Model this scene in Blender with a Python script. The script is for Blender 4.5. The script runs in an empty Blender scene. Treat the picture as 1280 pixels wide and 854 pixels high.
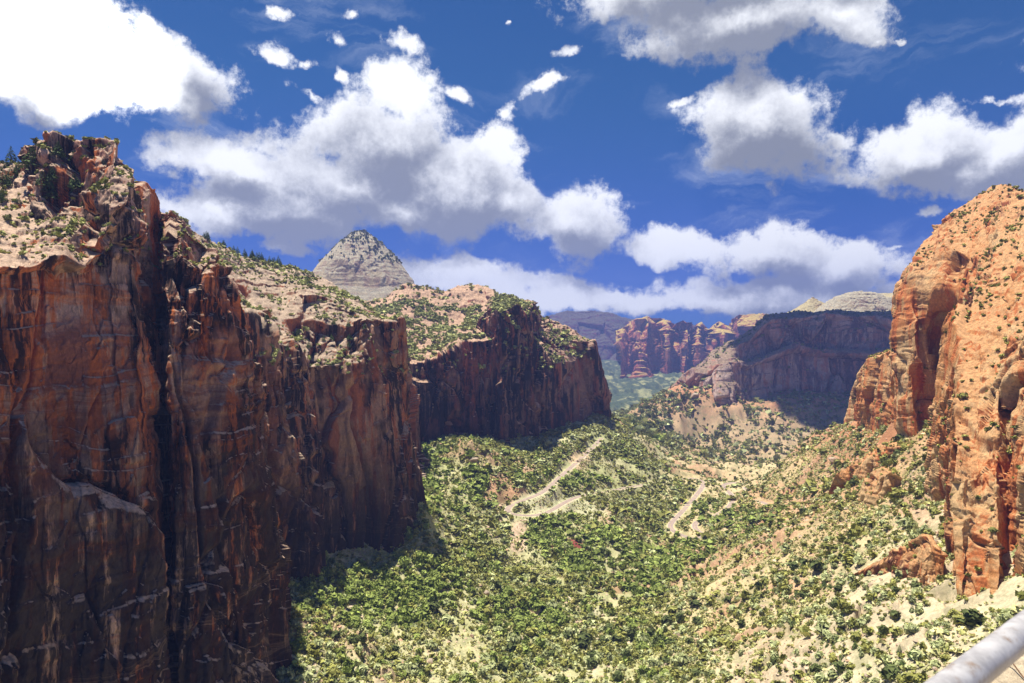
import bpy, math, random, time
import numpy as np
T0=time.time()
rng=np.random.default_rng(7); random.seed(7)
R=math.radians
F=834.0                      # focal length in photo pixels (1280 wide)
sc=bpy.context.scene; col=sc.collection
def P(px,py,d): return ((px-640)/F*d, d, -(py-427)/F*d)
def Z(px,z,d): return ((px-640)/F*d, d, z)
def tag(o,label=None,cat=None,group=None,kind=None):
    if label: o['label']=label
    if cat: o['category']=cat
    if group: o['group']=group
    if kind: o['kind']=kind
    return o
# ------------------------------------------------------------------ noise
def _h(i,j,k,s):
    u=np.uint32
    n=i.astype(np.int32).view(u)*u(374761393); n+=j.astype(np.int32).view(u)*u(668265263); n+=k.astype(np.int32).view(u)*u(2147483647); n+=u((s*974634777)&0xffffffff)
    n^=n>>u(13); n*=u(1274126177); n^=n>>u(16); n*=u(2246822519); n^=n>>u(15)
    return (n&u(0xffffff)).astype(np.float32)*np.float32(1/0xffffff)
def vn(x,y,z,s=0):
    xi=np.floor(x);yi=np.floor(y);zi=np.floor(z)
    fx=(x-xi).astype(np.float32);fy=(y-yi).astype(np.float32);fz=(z-zi).astype(np.float32)
    fx=fx*fx*fx*(fx*(fx*6-15)+10);fy=fy*fy*fy*(fy*(fy*6-15)+10);fz=fz*fz*fz*(fz*(fz*6-15)+10)
    def c(a,b,d): return _h(xi+a,yi+b,zi+d,s)
    x00=c(0,0,0)*(1-fx)+c(1,0,0)*fx; x10=c(0,1,0)*(1-fx)+c(1,1,0)*fx
    x01=c(0,0,1)*(1-fx)+c(1,0,1)*fx; x11=c(0,1,1)*(1-fx)+c(1,1,1)*fx
    return ((x00*(1-fy)+x10*fy)*(1-fz)+(x01*(1-fy)+x11*fy)*fz)*2-1
def fbm(x,y,z,o=4,s=0):
    t=0;a=1;n=0
    for i in range(o):
        t=t+a*vn(x,y,z,s+i); n+=a; a*=.5; x=x*2.03+7.1;y=y*2.03+3.3;z=z*2.03+1.7
    return t/n*1.5
def cell(x,y,z,s=0,tilt=0):
    x=x.astype(np.float32);y=y.astype(np.float32);z=z.astype(np.float32)
    xi=np.floor(x);yi=np.floor(y);zi=np.floor(z)
    best=np.full(x.shape,9e9,np.float32); sec=best.copy(); val=np.zeros(x.shape,np.float32); tl=val.copy()
    for a in (-1,0,1):
        for b in (-1,0,1):
            for c in (-1,0,1):
                i=xi+a;j=yi+b;k=zi+c
                h=_h(i,j,k,s)
                dx=i+h-x; dy=j+_h(i,j,k,s+11)-y; dz=k+_h(i,j,k,s+23)-z
                d=(dx*dx+dy*dy+dz*dz).astype(np.float32)
                m=d<best
                if tilt: tl=np.where(m,(_h(i,j,k,s+41)-.5)*dx+(_h(i,j,k,s+43)-.5)*dy+(_h(i,j,k,s+47)-.5)*dz,tl)
                sec=np.where(m,best,np.minimum(sec,d)); val=np.where(m,_h(i,j,k,s+37),val); best=np.where(m,d,best)
    return val+tl*tilt, np.sqrt(sec)-np.sqrt(best)
def sstep(a,b,x):
    t=np.clip((x-a)/(b-a),0,1); return t*t*(3-2*t)
# ------------------------------------------------------------------ materials
class NT:
    def __init__(s,nt): s.t=nt; s.n=nt.nodes; s.l=nt.links; s.n.clear()
    def node(s,tp,**k):
        n=s.n.new(tp)
        for a,v in k.items(): setattr(n,a,v)
        return n
    def put(s,sock,v):
        if isinstance(v,bpy.types.NodeSocket): s.l.new(v,sock)
        elif v is not None: sock.default_value=v
    def math(s,op,a,b=None,c=None,clamp=False):
        n=s.node('ShaderNodeMath',operation=op,use_clamp=clamp)
        for i,v in enumerate((a,b,c)):
            if v is not None: s.put(n.inputs[i],v)
        return n.outputs[0]
    def vec(s,op,a,b=None,out=0):
        n=s.node('ShaderNodeVectorMath',operation=op); s.put(n.inputs[0],a)
        if b is not None:
            if op=='SCALE': s.put(n.inputs[3],b)
            else: s.put(n.inputs[1],b)
        return n.outputs[out]
    def noise(s,v,scale=1,detail=4,rough=.55,dist=0):
        n=s.node('ShaderNodeTexNoise'); s.put(n.inputs['Vector'],v)
        n.inputs['Scale'].default_value=scale;n.inputs['Detail'].default_value=detail;n.inputs['Roughness'].default_value=rough;n.inputs['Distortion'].default_value=dist
        return n.outputs[0]
    def rng(s,v,a,b,c=0,d=1,smooth=True):
        n=s.node('ShaderNodeMapRange'); n.interpolation_type='SMOOTHSTEP' if smooth else 'LINEAR'
        s.put(n.inputs[0],v)
        for i,x in enumerate((a,b,c,d)): s.put(n.inputs[i+1],x)
        return n.outputs[0]
    def mix(s,f,a,b,mode='MIX'):
        n=s.node('ShaderNodeMix',data_type='RGBA',blend_type=mode)
        s.put(n.inputs[0],f); s.put(n.inputs[6],c4(a)); s.put(n.inputs[7],c4(b)); return n.outputs[2]
def c4(c): return (*c,1) if isinstance(c,tuple) and len(c)==3 else c
def newmat(name):
    m=bpy.data.materials.new(name); m.use_nodes=True
    g=NT(m.node_tree); o=g.node('ShaderNodeOutputMaterial'); b=g.node('ShaderNodeBsdfPrincipled')
    b.inputs['Roughness'].default_value=.9; b.inputs['Specular IOR Level'].default_value=.15
    g.l.new(b.outputs[0],o.inputs[0]); return m,g,b
def rock_mat(name,base,dark,light,rust,flat,wf=1.0,varnish=.5,strata=.5,bandz=30.,flatv=.45,lowdark=None,purple=None):
    """layered sandstone: joints, desert varnish streaks, strata, sandy tops. wf = feature size multiplier"""
    m,g,b=newmat(name)
    geo=g.node('ShaderNodeNewGeometry'); pos=geo.outputs['Position']
    sep=g.node('ShaderNodeSeparateXYZ'); g.l.new(pos,sep.inputs[0])
    def sc_(x,y,z): return g.vec('MULTIPLY',pos,(x/wf,y/wf,z/wf))
    nb=g.noise(sc_(.012,.012,.012),1,5,.6)
    c=g.mix(g.rng(nb,.44,.58),base,light)
    sk3=g.noise(sc_(.05,.05,.009),1,6,.7,.5); c=g.mix(g.math('MULTIPLY',g.rng(sk3,.53,.60),.75),c,light)
    # strata
    comb=g.node('ShaderNodeCombineXYZ'); wv=g.noise(sc_(.01,.01,.02),1,3)
    zz=g.math('ADD',g.math('MULTIPLY',sep.outputs[2],1/bandz),g.math('MULTIPLY',wv,1.3))
    g.l.new(zz,comb.inputs[2])
    st=g.noise(comb.outputs[0],1.0,7,.75)
    c=g.mix(g.math('MULTIPLY',g.rng(st,.5,.62),strata),c,light)
    c=g.mix(g.math('MULTIPLY',g.rng(st,.48,.38),strata),c,rust)
    # rust patches + streaks
    sk=g.noise(sc_(.07,.07,.006),1,6,.65,.3)
    c=g.mix(g.math('MULTIPLY',g.rng(sk,.5,.57),.85),c,rust)
    sk2=g.noise(sc_(.16,.16,.012),1,6,.7)
    pm=g.noise(sc_(.016,.016,.011),1,4,.6)
    v=g.math('MULTIPLY',g.rng(sk2,.42,.54),g.rng(pm,.62-.35*varnish,.75-.35*varnish))
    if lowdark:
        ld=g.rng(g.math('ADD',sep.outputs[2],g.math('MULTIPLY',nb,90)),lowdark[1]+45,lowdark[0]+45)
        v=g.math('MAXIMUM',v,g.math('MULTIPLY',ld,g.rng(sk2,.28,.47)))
    c=g.mix(g.math('MULTIPLY',v,.95),c,dark)
    c=g.mix(g.math('MULTIPLY',g.rng(st,.56,.64),.6*strata),c,light)
    # flat tops: sand
    nz=g.node('ShaderNodeSeparateXYZ'); g.l.new(geo.outputs['Normal'],nz.inputs[0])
    fn=g.noise(sc_(.25,.25,.25),1,5,.7)
    fl=g.rng(g.math('ADD',nz.outputs[2],g.math('MULTIPLY',g.math('SUBTRACT',fn,.5),.5)),flatv,flatv+.25)
    fc=g.mix(g.rng(fn,.35,.65),flat,tuple(x*.62 for x in flat))
    c=g.mix(fl,c,fc)
    # fine grain
    gr=g.noise(sc_(.6,.6,.35),1,6,.75)
    c=g.mix(1.0,c,g.mix(g.rng(gr,.3,.7,0,1,False),(.62,.6,.6),(1.25,1.25,1.22)),'MULTIPLY')
    g.l.new(c,b.inputs['Base Color'])
    bp=g.node('ShaderNodeBump'); bp.inputs['Strength'].default_value=.9; bp.inputs['Distance'].default_value=1.6*wf
    h=g.math('ADD',g.noise(sc_(.35,.35,.12),1,7,.7),g.math('MULTIPLY',st,.8))
    g.l.new(h,bp.inputs['Height']); g.l.new(bp.outputs[0],b.inputs['Normal'])
    return m
# ------------------------------------------------------------------ mesh helpers
GR=[]   # grids kept for scatter and the depth buffer
def mesh_np(name,V,Fq,mat,cols=None,colname='tint',link=True,smooth=False):
    me=bpy.data.meshes.new(name)
    n=len(V); k=Fq.shape[1]; f=len(Fq)
    me.vertices.add(n); me.vertices.foreach_set('co',np.ascontiguousarray(V,dtype=np.float32).ravel())
    me.loops.add(f*k); me.loops.foreach_set('vertex_index',np.ascontiguousarray(Fq,dtype=np.int32).ravel())
    me.polygons.add(f); me.polygons.foreach_set('loop_start',np.arange(0,f*k,k,dtype=np.int32))
    me.update(calc_edges=True)
    if smooth: me.polygons.foreach_set('use_smooth',np.ones(f,bool))
    if cols is not None:
        a=me.attributes.new(colname,'FLOAT_COLOR','POINT')
        c=np.ones((n,4),np.float32); c[:,:3]=cols; a.data.foreach_set('color',c.ravel())
    me.materials.append(mat)
    if not link: return me
    o=bpy.data.objects.new(name,me); col.objects.link(o); return o
def quads(r,c):
    i=np.arange(r*c).reshape(r,c)
    return np.stack([i[:-1,:-1],i[:-1,1:],i[1:,1:],i[1:,:-1]],-1).reshape(-1,4)
def gnorm(V):
    du=np.gradient(V,axis=1); dv=np.gradient(V,axis=0)
    n=np.cross(du,dv); n/=np.linalg.norm(n,axis=-1,keepdims=True)+1e-9; return n
def smoothgrid(V,k):
    for _ in range(k):
        W=V.copy()
        W[1:-1]=(V[:-2]+V[2:]+2*V[1:-1])/4; V=W; W=V.copy()
        W[:,1:-1]=(V[:,:-2]+V[:,2:]+2*V[:,1:-1])/4; V=W
    return V
def densify(cols,dens,maxseg=160):
    """cols: list of columns, each a list of world points foot..back -> dense grid"""
    A=np.array(cols,dtype=np.float64)      # C,Rr,3
    def pxs(p): 
        y=np.maximum(p[...,1],20); return np.stack([p[...,0]/y*F,p[...,2]/y*F],-1)
    Q=pxs(A)
    dc=np.linalg.norm(Q[1:]-Q[:-1],axis=-1).max(1); dr=np.linalg.norm(Q[:,1:]-Q[:,:-1],axis=-1).max(0)
    w=np.linalg.norm(A[1:]-A[:-1],axis=-1).mean(1); 
    y=A[...,1].mean()
    nc=[int(min(maxseg*1.6,max(4,d*dens, .35*ww/y*F*dens))) for d,ww in zip(dc,w)]
    wr=np.linalg.norm(A[:,1:]-A[:,:-1],axis=-1).mean(0)
    nr=[int(min(maxseg*2.4,max(4,d*dens,.3*ww/y*F*dens))) for d,ww in zip(dr,wr)]
    nr[-1]=min(nr[-1],24)
    def exp(B,ns,ax):
        out=[]
        for i,n in enumerate(ns):
            a=np.take(B,i,ax); b=np.take(B,i+1,ax)
            for t in np.arange(n)/n: out.append(a*(1-t)+b*t)
        out.append(np.take(B,len(ns),ax)); return np.stack(out,ax)
    return exp(exp(A,nc,0),nr,1).transpose(1,0,2)      # rows(foot..back), cols
def rockdisp(V,N,s=1.,amp=1.,strat=1.,fins=1.,seed=0):
    x,y,z=V[...,0]/s,V[...,1]/s,V[...,2]/s
    wx=fbm(x/60,y/60,z/60,3,seed+50)*10
    wy=fbm(x/60,y/60,z/60,3,seed+60)*10
    steep=1-sstep(.5,.8,np.abs(N[...,2]))
    big=fbm(x/110,y/110,z/520,2,seed)*13*fins
    c0,e0=cell((x+wx)/58,(y+wy)/58,(z+wx*3)/230,seed+12,1.6)
    c1,e1=cell((x+wx)/24,(y+wy)/24,(z+wx*2)/120,seed+1,1.5)
    c2,e2=cell((x+wy*.4)/9.5,(y+wx*.4)/9.5,(z+wy)/42,seed+2,1.6)
    c3,e3=cell(x/4.2,y/4.2,z/8,seed+3,1.2)
    bk=sstep(-.2,.5,fbm(x/70,y/70,z/90,3,seed+15))       # broken zones and smooth faces
    crack=np.exp(-(e0/.035)**2)*7*fins+np.exp(-(e1/.05)**2)*3*fins*(.35+bk)+np.exp(-(e2/.06)**2)*1.1*bk
    zz=z+wx*.8
    st=(np.tanh(vn(zz/13,x/60,y/60,seed+5)*4)*1.3+np.tanh(vn(zz/3.4,x/30,y/30,seed+6)*4)*.6)*strat
    n=fbm(x/7,y/7,z/10,4,seed+9)*(.5+.8*bk)
    dv=big+(c0-.5)*17*fins+(c1-.5)*9*fins*(.4+bk*.8)+(c2-.5)*3.6*(.35+bk)+(c3-.5)*1.3*(.4+bk)-crack+st+n
    c4_,e4=cell(x/22,y/22,z/9,seed+4,1.2)
    df=fbm(x/60,y/60,z/60,4,seed+8)*4+(c4_-.5)*3*bk+(c3-.5)*1.1+n*.5+np.tanh(vn(zz/3.0,x/60,y/60,seed+7)*4)*.7
    d=dv*steep+df*(1-steep)
    return (d*s*amp)
def sheet(name,cols,mat,s=1.,dens=.8,amp=1.,strat=1.,fins=1.,seed=0,flip=False,sm=4,carve=None,label=None):
    V=smoothgrid(densify(cols,dens),sm); N=gnorm(V)
    if flip: N=-N
    if carve is not None: V=V+carve(V)
    V=V+N*rockdisp(V,N,s,amp,strat,fins,seed)[...,None]
    r,c=V.shape[:2]
    q=quads(r,c)
    if flip: q=q[:,::-1]
    o=mesh_np(name,V.reshape(-1,3),q,mat)
    tag(o,label,kind='structure'); N2=gnorm(V); N2=-N2 if flip else N2
    GR.append((name,V,N2)); return o
# ------------------------------------------------------------------ ground height
G=[ # px,py,d  seen ground points
(370,854,470),(420,854,500),(500,854,530),(600,854,560),(740,854,586),(860,854,520),(1000,854,430),(1150,854,330),(1260,854,300),
(370,715,640),(430,705,690),(530,640,800),(470,760,640),(600,760,690),(740,780,709),(830,690,983),(930,600,1591),(890,575,1983),
(560,590,1000),(590,550,1060),(650,600,1010),(600,640,930),(640,640,979),(720,625,1060),(700,560,1200),(560,690,820),(650,700,860),
(640,565,1180),(740,540,1350),(765,520,1500),(790,545,1500),(850,600,1350),(870,665,1074),(880,604,1300),(780,620,1150),
(700,680,900),(760,650,1000),(760,720,850),(900,700,850),(900,760,680),(1000,650,750),(1000,760,560),(1100,650,600),(1100,760,440),(1180,785,372),(1210,786,362),(1250,788,340),(1150,790,400),(1150,740,450),
(1150,560,650),(1080,600,800),(1060,522,1040),(1000,562,1150),(960,600,1230),(1120,520,800),
(940,630,1250),(1000,610,1000)]
pts=[P(*g) for g in G]
pts+=[Z(640,-330,300),Z(200,-300,200),Z(900,-290,250),Z(1280,-170,230),Z(1400,-100,350),Z(1500,-60,600),Z(1300,-50,900),Z(1160,-150,1250),Z(1080,-240,1500),
 Z(-100,-240,300),Z(150,-240,450),Z(300,-225,560),Z(250,-200,900),Z(400,-190,1100),Z(500,-165,1250),Z(600,-160,1500),Z(640,-150,1800)]
pts+=[P(905,560,2250),P(870,557,2350),P(985,578,1900),P(1000,565,2150),P(1060,545,2300),P(1100,530,2300),P(930,500,2480),P(1000,498,2520),P(1060,498,2500),P(890,482,2500),
 P(850,487,2550),P(820,505,2500),P(800,522,2450),P(850,520,2380),P(830,545,2300),P(800,530,2150),P(775,528,2600),P(960,555,2200),P(940,530,2330),
 P(810,528,3600),P(775,512,3900),P(750,500,4500),P(835,492,4600),P(790,478,5000),P(750,470,5600),P(850,473,5300),
 Z(500,-250,3500),Z(100,-150,3000),Z(1300,-100,2500),Z(1500,-100,3000),Z(1100,-150,4500),Z(640,-200,6500),Z(900,-150,6500),Z(1300,-100,7000),Z(200,-100,7000)]
Gp=np.array(pts)
def warp(x,y):          # log-polar space keeps the fit even at all distances
    r=np.sqrt(x*x+y*y)+1; return np.stack([np.arctan2(x,np.maximum(y,1))*1.6,np.log(r)],-1)
A=warp(Gp[:,0],Gp[:,1]); n=len(A)
def phi(a,b):
    d=np.linalg.norm(a[:,None]-b[None],axis=-1); return d
K=np.zeros((n+3,n+3)); K[:n,:n]=phi(A,A)-np.eye(n)*.004; K[:n,n]=1; K[:n,n+1:]=A; K[n:,:n]=K[:n,n:].T
W_=np.linalg.solve(K,np.concatenate([Gp[:,2],np.zeros(3)]))
def gbase(x,y):
    sh=x.shape; q=warp(x.ravel(),y.ravel()); out=np.empty(len(q))
    for i in range(0,len(q),200000):
        b=q[i:i+200000]; out[i:i+200000]=phi(b,A)@W_[:n]+W_[n]+b@W_[n+1:]
    return out.reshape(sh)
def gnoise(x,y,fine=True):
    d=np.sqrt(x*x+y*y); k=np.clip(d/900,.6,2.4)
    z=x*0
    h=fbm(x/130,y/130,z,4,70)*9*k
    rd=1-np.abs(fbm(x/70+3,y/70,z,3,75)); h=h+(rd-.6)*8*k
    h=h*(1-.75*sstep(.60,.68,x/np.maximum(y,1))*(1-sstep(450,520,y)))
    if fine: h=h+fbm(x/14,y/14,z,4,80)*1.9*np.minimum(k,1.5)
    return h
ROADPX=[(752,548),(735,566),(712,586),(700,597),(682,613),(668,622),(650,628),(637,633),(634,639),(642,644),(662,646),(684,642),(700,632),(716,624),(735,619),(775,611),(820,604),(855,598),(873,599),(880,605),(874,616),(862,630),(848,645),(837,656),(841,664),(855,671),(872,674),(880,669),(868,661),(870,652),(888,647),(906,638),(917,628),(912,616),(900,607),(922,603),(934,612),(944,624),(962,632)]
def cast(px,py):        # pixel -> ground point
    d=np.exp(np.linspace(math.log(330),math.log(5000),900)); x=(px-640)/F*d; z=-(py-427)/F*d
    g=gbase(x,d)+gnoise(x,d,False); i=np.argmax(z<g)
    return np.array([x[i],d[i],g[i]])
rp=np.array([cast(*p) for p in ROADPX])
def catmull(p,k):
    o=[]
    for i in range(len(p)-1):
        a,b,c,d=p[max(i-1,0)],p[i],p[i+1],p[min(i+2,len(p)-1)]
        for t in np.arange(k)/k: o.append(.5*((2*b)+(c-a)*t+(2*a-5*b+4*c-d)*t*t+(3*b-a-3*c+d)*t**3))
    o.append(p[-1]); return np.array(o)
road=catmull(rp,10)
for _ in range(30): road[1:-1]=(road[:-2]+road[2:]+2*road[1:-1])/4
def road_dist(x,y):
    d2=np.full(x.shape,1e9); zz=np.zeros(x.shape)
    for p in road[::2]:
        q=(x-p[0])**2+(y-p[1])**2; m=q<d2; d2=np.where(m,q,d2); zz=np.where(m,p[2],zz)
    return np.sqrt(d2),zz
def gz(x,y,rd=None):
    h=gbase(x,y)+gnoise(x,y)
    if rd is None: rd=road_dist(x,y)
    w=1-sstep(5,18,rd[0]); return h*(1-w)+(rd[1]-.4)*w
# ground sheet
NA,NR=1250,900
th=np.linspace(R(-58),R(62),NA); rr=np.exp(np.linspace(math.log(150),math.log(7000),NR))
TH,RR=np.meshgrid(th,rr); X=RR*np.sin(TH); Y=RR*np.cos(TH)
RD=road_dist(X,Y); H=gz(X,Y,RD)
D=np.sqrt(X*X+Y*Y)
# outcrops on the right slope and the talus
c1,e1=cell(X/18,Y/18,X*0,91); om=sstep(.35,.75,fbm(X/90,Y/90,X*0,3,95))*(RD[0]>25)
H+=om*((c1-.3)*9-np.exp(-(e1/.1)**2)*3)
GV=np.stack([X,Y,H],-1)
U_=640+X/np.maximum(Y,1)*F; V_=427-H/np.maximum(Y,1)*F
def blob(px,py,rx,ry,n=.35):
    q=np.sqrt(((U_-px)/rx)**2+((V_-py)/ry)**2)+fbm(X/40,Y/40,X*0,4,99)*n
    return (1-sstep(.75,1.1,q))
def mixc(C,m,c): return C*(1-m[...,None])+np.array(c)*m[...,None]
f1=fbm(X/60,Y/60,X*0,5,101); f2=fbm(X/9,Y/9,X*0,4,105)
right=sstep(-60,60,X-(.22*Y+30)+f1*50)         # right slope, redder soil
C=np.ones(GV.shape)*np.array((.54,.51,.27))
C=mixc(C,sstep(-.3,.5,f1)*.8,(.40,.42,.18))
C=mixc(C,right*.9,(.63,.50,.27))
up=sstep(-240,-120,H)*right
C=mixc(C,np.clip(up*1.1,0,1)*sstep(500,800,Y),(.52,.25,.12))
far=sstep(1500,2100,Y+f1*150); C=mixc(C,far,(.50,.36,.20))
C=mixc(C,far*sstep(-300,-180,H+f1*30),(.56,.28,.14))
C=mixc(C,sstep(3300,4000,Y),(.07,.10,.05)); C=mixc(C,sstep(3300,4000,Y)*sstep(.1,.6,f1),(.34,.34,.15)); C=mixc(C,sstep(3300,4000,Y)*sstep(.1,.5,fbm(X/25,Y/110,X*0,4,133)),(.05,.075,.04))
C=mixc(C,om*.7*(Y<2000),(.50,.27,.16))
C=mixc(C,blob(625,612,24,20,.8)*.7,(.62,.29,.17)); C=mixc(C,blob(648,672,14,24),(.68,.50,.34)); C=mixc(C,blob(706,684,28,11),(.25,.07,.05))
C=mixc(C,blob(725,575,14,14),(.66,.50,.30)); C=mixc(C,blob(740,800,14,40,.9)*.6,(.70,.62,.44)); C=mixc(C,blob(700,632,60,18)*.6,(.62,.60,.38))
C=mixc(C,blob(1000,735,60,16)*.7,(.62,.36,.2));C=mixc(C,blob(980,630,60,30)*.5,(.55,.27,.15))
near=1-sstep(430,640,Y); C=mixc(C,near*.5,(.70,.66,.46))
C*= (1+.16*f2)[...,None]
m_ground,g,b=newmat('dry_canyon_soil')
at=g.node('ShaderNodeAttribute',attribute_name='soil'); geo=g.node('ShaderNodeNewGeometry')
pos=geo.outputs['Position']
na=g.noise(pos,.35,6,.75); nb=g.noise(pos,.05,5,.6)
c=g.mix(1.,at.outputs['Color'],g.mix(g.rng(na,.3,.7,0,1,False),(.62,.62,.6),(1.3,1.28,1.25)),'MULTIPLY')
c=g.mix(g.math('MULTIPLY',g.rng(nb,.5,.64),.45),c,(.19,.21,.09))
g.l.new(c,b.inputs['Base Color'])
bp=g.node('ShaderNodeBump'); bp.inputs['Strength'].default_value=.8; bp.inputs['Distance'].default_value=1.2; g.l.new(na,bp.inputs['Height']); g.l.new(bp.outputs[0],b.inputs['Normal'])
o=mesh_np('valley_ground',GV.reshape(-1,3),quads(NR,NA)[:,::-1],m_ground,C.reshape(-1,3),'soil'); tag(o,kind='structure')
gN=-gnorm(GV); gN*=np.sign(gN[...,2:3]); 
# far plain to the horizon
th2=np.linspace(R(-180),R(180),181); r2=np.array([6990,9000,14000,25000,40000.]); T2,R2=np.meshgrid(th2,r2)
x2=R2*np.sin(T2); y2=R2*np.cos(T2); z2=np.full(x2.shape,-330.)
o=mesh_np('distant_plain',np.stack([x2,y2,z2],-1).reshape(-1,3),quads(5,181)[:,::-1],m_ground,np.tile((.3,.3,.2),(x2.size,1)),'soil'); tag(o,kind='structure')
print('ground',time.time()-T0)
# road ribbon
def ribbon(path,offs,dz,name,mat,u0=0,u1=None):
    p=path; t=np.gradient(p,axis=0); t[:,2]=0; t/=np.linalg.norm(t,axis=1,keepdims=True)+1e-9
    nrm=np.stack([t[:,1],-t[:,0],t[:,0]*0],-1)
    V=np.stack([p+nrm*o_+np.array((0,0,z_)) for o_,z_ in zip(offs,dz)],0)
    o=mesh_np(name,V.reshape(-1,3),quads(*V.shape[:2]),mat); tag(o,kind='structure'); return o
m_road,g,b=newmat('weathered_pinkish_asphalt'); geo=g.node('ShaderNodeNewGeometry')
g.l.new(g.mix(g.rng(g.noise(geo.outputs['Position'],.2,5),.3,.7),(.33,.25,.21),(.45,.35,.29)),b.inputs['Base Color'])
m_line,g,b=newmat('yellow_road_paint'); b.inputs['Base Color'].default_value=(.6,.45,.1,1)
m_sh,g,b=newmat('gravel_shoulder'); geo=g.node('ShaderNodeNewGeometry')
g.l.new(g.mix(g.rng(g.noise(geo.outputs['Position'],.5,5),.3,.7),(.52,.43,.28),(.66,.56,.37)),b.inputs['Base Color'])
ribbon(road,(-7.2,-4.4,4.4,7.2),(-1.2,-.1,-.1,-1.2),'road_shoulder',m_sh)
ribbon(road,(-3.9,3.9),(0.12,.12),'road',m_road)
ribbon(road,(-.12,.12),(0.17,.17),'road_marking',m_line)
# ------------------------------------------------------------------ rock materials
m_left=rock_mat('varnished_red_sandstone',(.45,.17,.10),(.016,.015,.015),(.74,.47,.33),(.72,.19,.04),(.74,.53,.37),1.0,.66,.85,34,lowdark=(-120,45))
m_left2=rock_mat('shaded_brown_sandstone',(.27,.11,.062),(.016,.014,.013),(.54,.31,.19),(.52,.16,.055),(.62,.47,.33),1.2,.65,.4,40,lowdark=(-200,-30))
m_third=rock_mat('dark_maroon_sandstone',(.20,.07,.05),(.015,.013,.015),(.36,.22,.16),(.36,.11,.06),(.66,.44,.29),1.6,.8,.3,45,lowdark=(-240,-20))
m_right=rock_mat('sunlit_orange_sandstone',(.62,.28,.10),(.18,.06,.035),(.74,.49,.24),(.58,.17,.05),(.72,.40,.18),1.0,.25,.6,26,flatv=.5)
m_mass=rock_mat('grey_mauve_sandstone',(.52,.33,.26),(.18,.11,.10),(.66,.50,.40),(.58,.26,.15),(.42,.30,.20),2.4,.6,.5,80)
m_dome=rock_mat('pale_cream_sandstone',(.58,.46,.26),(.26,.19,.12),(.70,.60,.38),(.44,.30,.20),(.58,.52,.36),2.5,.15,.8,22)
m_yel=rock_mat('yellow_cream_slickrock',(.62,.50,.25),(.35,.26,.15),(.72,.62,.34),(.55,.38,.18),(.66,.56,.30),3,.1,.6,40)
m_far=rock_mat('banded_red_and_cream_peak_rock',(.36,.11,.08),(.14,.05,.06),(.58,.28,.15),(.56,.15,.07),(.72,.52,.14),5,.5,.7,70,flatv=.62)
m_mesa=rock_mat('far_violet_mesa_rock',(.16,.055,.08),(.07,.035,.06),(.22,.09,.11),(.24,.08,.08),(.16,.13,.09),6,.4,.5,90)
# ------------------------------------------------------------------ A: near left wall
def S(*c): return [list(x) for x in zip(*c)]
colsA=[]
# px_foot, px_mid, d_foot ; rim(px,py,d) ; ter(px,py,d) ; crest ; back depth add
for (fx,fd),(mx,my,md),(rx,ry,rd_),(tx,ty,td),(cx,cy,cd),(bx_,bz,bd) in [
 ((-420,170),(-420,600,175),(-420,340,185),(-420,300,240),(-400,230,300),(-400,-50,500)),
 ((-160,250),(-160,600,256),(-160,345,266),(-150,290,320),(-140,215,390),(-140,-50,640)),
 ((0,300),(0,600,305),(0,338,312),(0,285,365),(0,205,450),(0,-50,700)),
 ((45,316),(42,600,320),(38,335,328),(40,280,380),(45,203,440),(45,-50,700)),
 ((95,332),(88,600,335),(82,318,342),(85,262,385),(80,180,430),(80,-50,700)),
 ((130,338),(120,600,342),(108,290,350),(112,240,380),(112,172,420),(112,-50,700)),
 ((160,348),(150,600,350),(135,262,362),(140,222,385),(146,180,415),(150,-50,700)),
 ((185,356),(172,600,358),(160,250,372),(166,222,392),(170,210,420),(170,-50,700)),
 ((206,366),(196,600,370),(188,300,385),(188,262,400),(190,236,425),(190,-50,700)),
 ((214,392),(205,600,408),(199,330,440),(200,300,450),(203,278,460),(205,-50,700)),
 ((228,382),(216,600,390),(206,320,400),(208,290,410),(214,264,425),(214,-50,700)),
 ((262,396),(250,600,400),(232,320,408),(230,300,418),(232,286,430),(232,-50,700)),
 ((296,412),(284,600,415),(264,350,420),(262,330,428),(262,306,440),(262,-50,700)),
 ((330,430),(314,600,430),(290,420,436),(287,390,442),(282,345,455),(282,-50,700)),
 ((352,452),(330,600,452),(306,470,452),(301,440,458),(296,400,470),(296,-50,700)),
 ((372,476),(345,640,476),(322,520,474),(316,490,482),(310,450,500),(310,-100,700)),
 ((380,560),(362,680,560),(335,600,560),(330,560,570),(325,520,580),(325,-150,700))]:
    colsA.append([Z(fx,-285,fd-8),P(mx,my,md),P(rx,ry,rd_),P(tx,ty,td),P(cx,cy,cd),Z(bx_,bz,bd)])
sheet('canyon_wall',colsA,m_left,s=1.,dens=.85,seed=1,fins=.8,strat=.7,label='towering dark red varnished cliff filling the left side of the view')
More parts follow.
